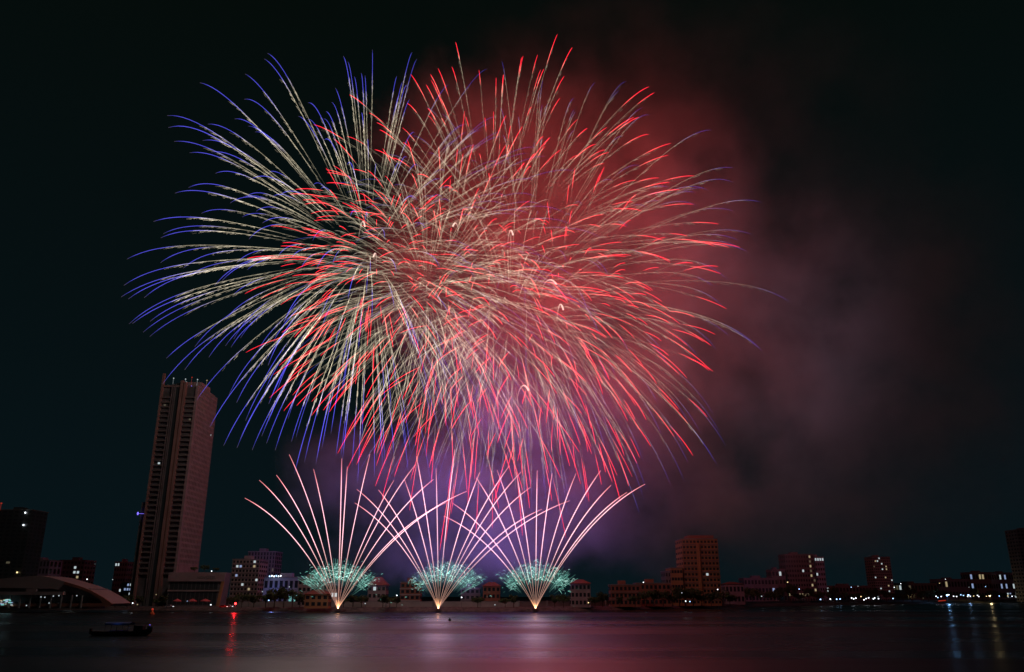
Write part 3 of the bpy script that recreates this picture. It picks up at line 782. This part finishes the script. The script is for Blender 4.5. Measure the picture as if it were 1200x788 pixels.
# the boat
o = on_z(142, 745)
D0 = o.y
boat = thing("river_boat", "dark open river boat with a blue tarpaulin canopy on the left of the water", "boat", o)
Lh, Wb = 6.9, 1.7
hl = MB()
secs = [(-Lh, 0.55, 0.3, 1.05), (-Lh*0.85, 1.3, -0.2, 1.0), (-Lh*0.3, Wb, -0.3, 0.95), (Lh*0.4, Wb, -0.3, 1.0), (Lh*0.8, 1.1, -0.1, 1.3), (Lh, 0.12, 0.8, 1.75)]
for x, wd, zb_, zt_ in secs:
    for y, z in ((-wd, zt_), (-wd*0.75, zb_), (wd*0.75, zb_), (wd, zt_), (wd*0.88, zt_-0.02), (-wd*0.88, zt_-0.02)):
        hl.v.append((o.x+x, o.y+y, z))
for i in range(len(secs)-1):
    for q in range(6):
        q2 = (q+1) % 6
        hl.f.append((i*6+q, i*6+q2, i*6+6+q2, i*6+6+q))
hl.f += [(5, 4, 3, 2, 1, 0), tuple(30+q for q in range(6))]
hl.build("hull", M["hull"], boat)
cp = MB(); n = 7
for xx in (-3.4, 2.2):
    for i in range(n):
        a = math.pi*i/(n-1)
        cp.v.append((o.x+xx, o.y-1.55*math.cos(a), 2.35+0.55*math.sin(a)))
    for i in range(n):
        a = math.pi*i/(n-1)
        cp.v.append((o.x+xx, o.y-1.50*math.cos(a), 2.29+0.55*math.sin(a)))
for base_, flip in ((0, 0), (7, 1)):
    for i in range(n-1):
        f_ = (base_+i, base_+i+1, base_+14+i+1, base_+14+i)
        cp.f.append(f_ if flip else f_[::-1])
cp.f += [(0, 14, 21, 7), (6, 13, 27, 20)]
cp.build("canopy", M["tarp"], boat)
for xx in (-3.2, -0.6, 2.0):
    for yy in (-1.45, 1.45):
        MB().tube([Vector((o.x+xx, o.y+yy, 0.9)), Vector((o.x+xx, o.y+yy, 2.4))], 0.05, sides=5).build("canopy_post", M["metal"], boat)
cab = MB().box(o.x+3.0, o.x+5.0, o.y-0.9, o.y+0.9, 0.96, 2.2).build("cabin", M["hull"], boat)
MB().box(o.x+3.3, o.x+4.7, o.y-0.93, o.y-0.901, 1.5, 2.0).build("window", M["glass"], cab)
for xx in (-2.2, -0.8, 0.6): MB().box(o.x+xx, o.x+xx+0.35, o.y-1.3, o.y+1.3, 0.75, 1.15).build("bench", M["tarp"], boat)
MB().box(o.x-Lh-0.35, o.x-Lh+0.05, o.y-0.3, o.y+0.3, 0.3, 1.5).build("outboard_motor", M["black"], boat)
glow_lamp("canopy_fill", boat, o+Vector((-0.5, -1.9, 3.1)), (0.25, 0.45, 1.0), 2.5, 0.1)  # unseen lamp added to bring out the blue of the canopy
MB().ball((o.x+6.3, o.y-0.2, 2.3), 0.1, 8, 5).build("bow_lamp", M["lamp_violet"], boat)
MB().box(o.x+5.9, o.x+6.7, o.y-0.5, o.y+0.2, 1.5, 2.05).build("bow_tarp", M["tarp"], boat)

# ------------------------------------------------------------------ fireworks
def sm(x, a, b):
    t = min(1, max(0, (x-a)/(b-a))); return t*t*(3-2*t)
def mul(c, k): return (c[0]*k, c[1]*k, c[2]*k)
def mix(a, b, t): return tuple(a[i]*(1-t)+b[i]*t for i in range(3))
BEIGE = (0.40, 0.35, 0.24)
BLUE = (0.075, 0.07, 0.62)
RED = (1.15, 0.02, 0.045)
WHITE = (0.75, 0.62, 0.5)

def star_path(c, d, Rm, sag, k=1.9):
    def f(s):
        g = (1-math.exp(-k*s))/(1-math.exp(-k))
        p = c + d*(Rm*g)
        return Vector((p.x, p.y, p.z - sag*s**2.3))
    return f

def shell(name, label, cpx, cpy, D, Rpx, N, tip, seed, sagf=0.13, gain=1.0, tail0=0.18, tip0=0.68, tipgain=1.0, dashes=70, lampcol=None, lamp=0, smoke_lamp=0, lamp_off=(32, 62, 30), smoke_off=(40, -10, 25), smoke_col=(1.0, 0.065, 0.06), keep=None, jit=0.12, squash=0.9, core=0.5, fade_right=False, spread=1.0):
    r = random.Random(seed)
    c = P(cpx, cpy, D)
    root = thing(name, label, "firework", c, "aerial firework bursts over the river")
    Rm = Rpx*mpp(cpy, D)
    stars = []
    for i in range(N):
        z = 1-2*(i+0.5)/N; a = i*2.399963+r.uniform(-0.9, 0.9)*spread
        z = z+r.uniform(-1, 1)*spread*0.2
        if abs(z) > 1: z = math.copysign(2-abs(z), z)
        q = math.sqrt(max(0, 1-z*z))
        d = Vector((q*math.cos(a), q*math.sin(a)*1.0, z))
        if keep and not keep(d, r): continue
        rr = Rm*r.uniform(1-jit*1.6, 1+jit*0.6)
        if d.z < 0: rr *= 1-(1-squash)*(-d.z)
        stars.append((math.hypot(d.x, d.z), i, d, rr))
    stars.sort(key=lambda t: -t[0])
    rest_t, rest_p = MB(), MB()
    for n_, (_, i, d, rr) in enumerate(stars):
        big = n_ < 98
        tail = MB() if big else rest_t
        tp = MB() if big else rest_p
        f = star_path(c, d, rr, Rm*sagf*r.uniform(0.85, 1.15))
        b = gain*r.uniform(0.45, 1.15)
        fr = 1-0.72*sm(d.x, 0.0, 0.6) if fade_right else 1.0  # veiling by smoke put into the colour of stars flying right
        b *= 0.35+0.65*fr
        # grainy glitter tail: a faint line and many short sparks falling behind it
        s1 = tip0+0.12
        K = 12
        ss = [tail0+(s1-tail0)*j/K for j in range(K+1)]
        cols = [mul(BEIGE, b*core*sm(s, tail0-0.02, tail0+0.2)*(1-sm(s, tip0, s1+0.02)*0.9)) for s in ss]
        tail.tube([f(s) for s in ss], [0.12]*len(ss), cols, sides=3, cap=False)
        for q in range(dashes):
            s = tail0+(s1-tail0)*r.random()**0.85
            p0 = f(s); dr = (f(s+0.02)-p0).normalized()
            L = r.uniform(0.7, 3.0)
            off = Vector((r.gauss(0, 0.25), r.gauss(0, 0.25), -abs(r.gauss(0, 0.6))*(0.3+s)))
            k2 = b*r.uniform(0.3, 1.3)*sm(s, tail0-0.05, tail0+0.2)*(1-0.55*sm(s, tip0, s1))
            p0 = p0+off
            p1 = p0+dr*L+Vector((0, 0, -0.15*L))
            rd = r.uniform(0.04, 0.085)
            tail.tube([p0, p1], [rd, rd*0.6], mul(mix(BEIGE, WHITE, r.random()*0.35), k2), sides=3, cap=False)
        # coloured head of the star
        K = 10
        e = r.uniform(0.94, 1.05); t0_ = tip0+r.uniform(-0.07, 0.07)
        ss = [t0_-0.05+(e-t0_+0.05)*j/K for j in range(K+1)]
        tcols, trad = [], []
        for s in ss:
            q = (s-ss[0])/(ss[-1]-ss[0])
            if tip is RED:
                env = sm(q, 0, 0.18)*(1-0.35*sm(q, 0.8, 1))
                trad.append(0.15*(0.6+0.4*sm(q, 0, 0.3))*(1-0.5*sm(q, 0.85, 1)))
            else:
                env = sm(q, 0, 0.3)*(1-0.75*sm(q, 0.75, 1))
                trad.append(0.14*(1-0.4*sm(q, 0.7, 1)))
            cc = mix(tip, (0.3, 0.2, 0.16), 0.8*sm(q, 0.9, 1)) if tip is not RED else tip
            tcols.append(mul(cc, fr*env*tipgain*r.uniform(0.9, 1.1)*b**0.3))
        tp.tube([f(s) for s in ss], trad, tcols, sides=4)
        if big:
            to = tail.build("spark_trail", M_SPARK, root)
            hd = tp.build("star_head", M_SPARK)
            hd.parent = to
    if rest_t.v:
        t2 = tag(rest_t.build("inner_sparks", M_SPARK, root), kind="stuff")
        h2 = tag(rest_p.build("inner_stars", M_SPARK), kind="stuff"); h2.parent = t2
    if lamp: glow_lamp("burst_light", root, c+Vector(lamp_off), lampcol, lamp, 14.0)
    if smoke_lamp:
        sp = glow_lamp("smoke_fill_spot", root, c+Vector(smoke_off), smoke_col, smoke_lamp, 20.0)  # extra spot added to light the smoke, aimed away from the water
        sp.data.type = 'SPOT'; sp.data.spot_size = R(112); sp.data.spot_blend = 0.7
        sp.rotation_euler = (R(90+9), 0, R(3))
    return root

SD = 440.0
K_LAMP = 1.0
shell("firework_burst", "wide left burst of beige glitter trails ending in deep blue tips", 432, 302, SD, 262, 270, BLUE, 11, sagf=0.13, gain=0.95, tip0=0.55, tipgain=0.8, dashes=60, core=0.8,
      fade_right=True, spread=0.5, lampcol=(1.0, 0.82, 0.72), lamp=1.9e5*K_LAMP, lamp_off=(-20, -30, -10))
shell("firework_burst", "large bright burst with beige tails and red tips at the centre top", 578, 306, SD-10, 262, 270, RED, 23, sagf=0.085, gain=0.36, tail0=0.3, tip0=0.73, tipgain=1.1, dashes=40, spread=0.6,
      lampcol=(1.0, 0.10, 0.11), lamp=0.32e6*K_LAMP, smoke_lamp=2.7e6, core=0.8, squash=1.1)
shell("firework_burst", "smaller inner burst of short red streaks left of centre", 522, 348, SD-20, 205, 230, RED, 37, sagf=0.08, gain=0.4, tail0=0.35, tip0=0.66, tipgain=1.0, jit=0.24, dashes=30, core=0.8, squash=1.05)
shell("firework_burst", "dense inner burst of plain beige trails in the middle of the display", 500, 338, SD+5, 180, 150, WHITE, 43, sagf=0.10, gain=0.46, tail0=0.12, tip0=0.7, tipgain=0.3, jit=0.3, dashes=36, core=0.9)
shell("firework_burst", "low burst of plain beige trails with drooping ends right of the centre", 598, 385, SD-5, 170, 130, WHITE, 45, sagf=0.16, gain=0.32, tail0=0.2, tip0=0.7, tipgain=0.25, jit=0.3, dashes=30, core=0.9)
shell("firework_burst", "small burst of bare red streaks without tails at the left of centre", 440, 312, SD-30, 125, 110, RED, 71, sagf=0.07, gain=0.12, tail0=0.4, tip0=0.62, tipgain=1.5, jit=0.3, dashes=6, core=0.8)
shell("firework_burst", "burst of short bare red streaks without tails low right of the centre", 655, 380, SD-25, 185, 130, RED, 73, sagf=0.10, gain=0.14, tail0=0.4, tip0=0.70, tipgain=1.5, jit=0.3, dashes=8, core=0.8, squash=1.05)
shell("firework_burst", "dim right burst of fading tails and faint blue tips drifting in smoke", 618, 340, SD+20, 275, 190, BLUE, 51, sagf=0.15, gain=0.34, tip0=0.72, tipgain=0.24, dashes=36, core=0.8,
      lampcol=(0.74, 0.50, 0.78), lamp=0.25e5, smoke_lamp=3.0e5, smoke_off=(170, 20, 0), smoke_col=(0.74, 0.52, 0.78))

# hooked stray comets in the middle
for i, (px, py, h_, lean) in enumerate(((597, 272, 22, 6), (423, 262, 24, 5), (655, 360, 26, 8), (610, 455, 22, 14), (440, 298, 16, -5), (535, 262, 14, -7), (640, 330, 20, 18))):
    lab = ["pale hooked stray comet high right of centre", "bright hooked stray comet at upper left of centre", "long pale hooked comet right of centre", "pale hooked comet low right of centre",
           "short hooked comet left of centre", "small hooked comet near the top centre", "wide arching comet at the right of centre"][i]
    c = P(px, py, SD-60); m_ = mpp(py, SD-60)
    t = thing("stray_comet", lab, "firework", c, "stray hooked comets")
    mb = MB(); K = 14; pts = []; cl = []; rd = []
    for j in range(K+1):
        s = j/K
        pts.append(c+Vector((lean*m_*(s**1.5)*(1.0)-lean*m_*0.3, s*3, m_*h_*(-0.7+1.9*s-1.25*s*s*s))))
        cl.append(mul(mix(WHITE, (0.9, 0.3, 0.3), 0.3), 0.15+0.55*sm(s, 0.2, 0.9))); rd.append(0.16+0.22*s)
    mb.tube(pts, rd, cl); mb.build("comet_trail", M_SPARK, t)

# fans from the river bank
FD = 455.0
def fan(label, bxp, byp, tips, seed, teal_shift=0.0, lamp_gain=1.0):
    r = random.Random(seed)
    b = P(bxp, byp, FD)
    root = thing("comet_fan", label, "firework", b, "comet fans rising from the bank")
    for (px, py) in tips:
        e = P(px, py, FD+r.uniform(-3, 3))
        mb = MB()
        dx = e.x-b.x; H = e.z-b.z
        # ballistic arc: constant sideways pace, rising and slowing
        drop = H*(0.10+0.42*min(1, abs(dx)/H)**1.3)
        K = 22; pts = []; cs = []; co = []; rc = []; ro = []
        fl = r.uniform(0.8, 1.1)
        for j in range(K+1):
            s = j/K
            pts.append(Vector((b.x+dx*(s*(1-0.10)+0.10*s*s), b.y+(e.y-b.y)*s, b.z+(H+drop)*s-drop*s*s)))
            k_ = fl*(0.32+0.68*sm(s, 0.1, 0.5))*(1-0.45*sm(s, 0.8, 1))
            white = mix((0.62, 0.52, 0.36), (1.0, 0.72, 0.80), sm(s, 0.1, 0.5))
            white = mix(white, (1.0, 0.28, 0.26), sm(s, 0.7, 1.0)*0.8)
            cs.append(mul(white, 0.9*k_)); co.append(mul((0.42, 0.03, 0.06), 0.42*k_))
            w_ = (0.55+0.45*sm(s, 0.05, 0.4))*(1-0.35*sm(s, 0.88, 1))
            rc.append(0.15*w_); ro.append(0.33*w_)
        mb.tube(pts, ro, co, sides=6); mb.tube(pts, rc, cs, sides=6)
        mb.build("comet_trail", M_SPARK, root)
    # crackling green-blue mine
    tm = MB(); m_ = mpp(690, FD)
    for q in range(620):
        a = r.gauss(0, 0.45) if r.random() < 0.3 else r.uniform(-0.88, 0.88)
        rad = r.uniform(33, 53)*(1-0.04*abs(a))
        if r.random() < 0.12: rad *= r.uniform(1.0, 1.22)
        dep = r.gauss(0, 8)
        p0 = b+Vector((math.sin(a)*rad*m_*1.10+teal_shift*rad/50, dep, math.cos(a)*rad*m_*0.95))
        d = Vector((math.sin(a)*0.9+r.gauss(0, 0.5), r.gauss(0, .3), math.cos(a)*0.35+r.gauss(0, 0.45))).normalized()
        L = r.uniform(0.4, 2.2)
        kk = r.uniform(0.12, 1.0)**1.5*(1.0 if abs(a) < 0.3 else 0.75)
        cc = mul(mix((0.14, 0.46, 0.37), (0.5, 0.72, 0.66), r.random()**2), kk*1.05)
        p1 = p0+d*L*0.5; p2 = p0+d*L+Vector((0, 0, -L*0.3))
        tm.tube([p0, p1, p2], [0.09, 0.11, 0.04], cc, sides=3, cap=False)
    for q in range(170):
        a = r.uniform(-0.85, 0.85); ra, rb_ = r.uniform(22, 38), r.uniform(44, 60)
        y_ = r.gauss(0, 6)
        pts = [b+Vector((math.sin(a)*q_*m_*1.1+teal_shift*q_/50, y_, math.cos(a)*q_*m_*0.95-((q_-ra)/30)**2*abs(math.sin(a))*2.5)) for q_ in (ra, (ra+rb_)/2, rb_)]
        kk = r.uniform(0.04, 0.16)
        tm.tube(pts, 0.1, [mul((0.3, 0.7, 0.6), kk*0.2), mul((0.3, 0.75, 0.62), kk), mul((0.2, 0.7, 0.55), kk*0.8)], sides=3, cap=False)
    tag(tm.build("crackle_cloud", M_SPARK, root), kind="stuff")
    fm = MB()
    for q in range(26):
        a = r.uniform(-0.6, 0.6); L = r.uniform(1.2, 5.5)
        fm.tube([b, b+Vector((math.sin(a)*L, r.gauss(0, .3), math.cos(a)*L))], [0.22, 0.05], mul((1.0, 0.42, 0.14), r.uniform(0.15, 0.4)), sides=3, cap=False)
    fm.ball(b+Vector((0, 0, 0.3)), 0.5, 10, 6, 0.8, col=(0.9, 0.45, 0.18))
    fm.build("muzzle_flash", M_SPARK, root)
    glow_lamp("fan_light", root, b+Vector((0, 0, 24)), (0.85, 0.50, 0.75), 0.28e4*lamp_gain, 8.0)
    sp = glow_lamp("violet_fill_spot", root, b+Vector((0, 12, 40)), (0.30, 0.22, 1.0), 7.5e5*lamp_gain, 6.0)  # added spot that colours the smoke behind the fan violet
    sp.data.type = 'SPOT'; sp.data.spot_size = R(82); sp.data.spot_blend = 0.9
    sp.rotation_euler = (R(90+15), 0, 0)
    # launcher on the bank
    rk = thing("mortar_rack", label.replace("fan of pink comet trails", "rack of launch tubes under the comet fan"), "launcher", (b.x, b.y, LAND_Z-0.2), "mortar racks on the bank")
    MB().box(b.x-1.5, b.x+1.5, b.y-0.5, b.y+0.5, b.z-2.1, b.z-1.5).build("rack", M["metal"], rk)
    for q in range(7):
        a = (q-3)*0.2; x = b.x+(q-3)*0.42
        MB().tube([Vector((x, b.y, b.z-1.5)), Vector((x+math.sin(a)*1.1, b.y, b.z-1.5+math.cos(a)*1.1))], 0.13, sides=8).build("launch_tube", M["black"], rk)
    return root
fan("left fan of pink comet trails on the river bank", 396, 713.2, [(287, 584), (304, 563), (324, 557), (339, 533), (367.5, 550), (400.5, 537.6), (407, 547), (433.5, 532.5), (461.6, 563), (487, 544.5), (508, 562), (547, 576), (523, 589)], 61, 0.0, 0.8)
fan("middle fan of pink comet trails on the river bank", 513.7, 713.2, [(415.7, 589.6), (418, 573.6), (443.6, 574.4), (474, 562.5), (488, 535), (511, 549), (533, 527), (562, 554), (597, 546), (611, 553), (622, 571), (635, 597), (667.6, 587)], 62, 4.0, 1.2)
fan("right fan of pink comet trails on the river bank", 627.6, 713, [(520, 605), (530.5, 590), (558, 560), (582.5, 551), (605, 553), (629.5, 551.6), (647, 555), (675, 555), (704, 551.6), (716, 569), (735, 577), (756, 567.6)], 63, 1.0, 1.2)

# ------------------------------------------------------------------ smoke
def smoke_mat(name, blobs, warp=46.0, wscale=0.018, seed_off=(0, 0, 0), col=(0.9, 0.88, 0.9), step=1.0, detail_lo=0.12):
    m, n, l = new_mat(name)
    n.remove(n["Principled BSDF"])
    out = n["Material Output"]
    vol = n.new("ShaderNodeVolumePrincipled")
    vol.inputs["Color"].default_value = (*col, 1)
    vol.inputs["Anisotropy"].default_value = 0.0
    geo = n.new("ShaderNodeNewGeometry")
    ad0 = n.new("ShaderNodeVectorMath"); ad0.operation = 'ADD'; ad0.inputs[1].default_value = seed_off
    l.new(geo.outputs["Position"], ad0.inputs[0])
    no = n.new("ShaderNodeTexNoise"); no.inputs["Scale"].default_value = wscale; no.inputs["Detail"].default_value = 5; no.inputs["Roughness"].default_value = 0.6
    l.new(ad0.outputs[0], no.inputs["Vector"])
    sb = n.new("ShaderNodeVectorMath"); sb.operation = 'SUBTRACT'; sb.inputs[1].default_value = (0.5, 0.5, 0.5)
    l.new(no.outputs["Color"], sb.inputs[0])
    scl = n.new("ShaderNodeVectorMath"); scl.operation = 'SCALE'; scl.inputs["Scale"].default_value = warp*2
    l.new(sb.outputs[0], scl.inputs[0])
    wp = n.new("ShaderNodeVectorMath"); wp.operation = 'ADD'
    l.new(geo.outputs["Position"], wp.inputs[0]); l.new(scl.outputs[0], wp.inputs[1])
    total = None
    for (c, rad, dens, inner) in blobs:
        s1 = n.new("ShaderNodeVectorMath"); s1.operation = 'SUBTRACT'; s1.inputs[1].default_value = tuple(c)
        l.new(wp.outputs[0], s1.inputs[0])
        d1 = n.new("ShaderNodeVectorMath"); d1.operation = 'DIVIDE'; d1.inputs[1].default_value = rad
        l.new(s1.outputs[0], d1.inputs[0])
        ln = n.new("ShaderNodeVectorMath"); ln.operation = 'LENGTH'
        l.new(d1.outputs[0], ln.inputs[0])
        mr = n.new("ShaderNodeMapRange"); mr.interpolation_type = 'SMOOTHSTEP'
        mr.inputs["From Min"].default_value = 1.0; mr.inputs["From Max"].default_value = inner
        mr.inputs["To Min"].default_value = 0.0; mr.inputs["To Max"].default_value = dens*1.8
        l.new(ln.outputs["Value"], mr.inputs["Value"])
        if total is None: total = mr.outputs[0]
        else:
            a = n.new("ShaderNodeMath"); a.operation = 'ADD'
            l.new(total, a.inputs[0]); l.new(mr.outputs[0], a.inputs[1]); total = a.outputs[0]
    # puffy unevenness
    mr = n.new("ShaderNodeMapRange"); mr.inputs["From Min"].default_value = 0.35; mr.inputs["From Max"].default_value = 0.65
    mr.inputs["To Min"].default_value = detail_lo; mr.inputs["To Max"].default_value = 1.9
    l.new(no.outputs["Fac"], mr.inputs["Value"])
    mm = n.new("ShaderNodeMath"); mm.operation = 'MULTIPLY'
    l.new(total, mm.inputs[0]); l.new(mr.outputs[0], mm.inputs[1])
    l.new(mm.outputs[0], vol.inputs["Density"])
    l.new(vol.outputs[0], out.inputs["Volume"])
    m.cycles.volume_step_rate = step
    return m
VD = 640.0
def blob(px, py, rx, rz, ry, dens, inner=0.25, D=VD):
    m_ = mpp(py, D)
    return (P(px, py, D), (rx*m_, ry, rz*m_), dens, inner)
blobs = [blob(655, 320, 260, 265, 88, 0.0040, 0.55),
         blob(790, 225, 125, 160, 80, 0.0070, 0.45),
         blob(600, 165, 190, 105, 80, 0.0058, 0.4),
         blob(690, 490, 210, 120, 85, 0.0026, 0.3),
         blob(510, 575, 170, 85, 80, 0.0030, 0.2),
         blob(395, 555, 95, 75, 60, 0.0020, 0.2),
         blob(640, 605, 120, 80, 75, 0.0050, 0.3),
         blob(540, 655, 220, 45, 70, 0.0024, 0.2),
         blob(980, 420, 290, 280, 90, 0.0024, 0.1),
         blob(1060, 380, 230, 330, 90, 0.0016, 0.15),
         blob(860, 600, 280, 100, 80, 0.0024, 0.1),
         blob(820, 90, 360, 150, 80, 0.0015, 0.1)]
sx0, sx1 = bx(330, 545, 500)-20, bx(1230, 735, 500)
smk = MB().box(sx0, sx1, 552, 728, LAND_Z+0.4, bz(20, 728))
so_ = smk.build("smoke", smoke_mat("firework_smoke", blobs, step=0.35))
tag(so_, kind="stuff")
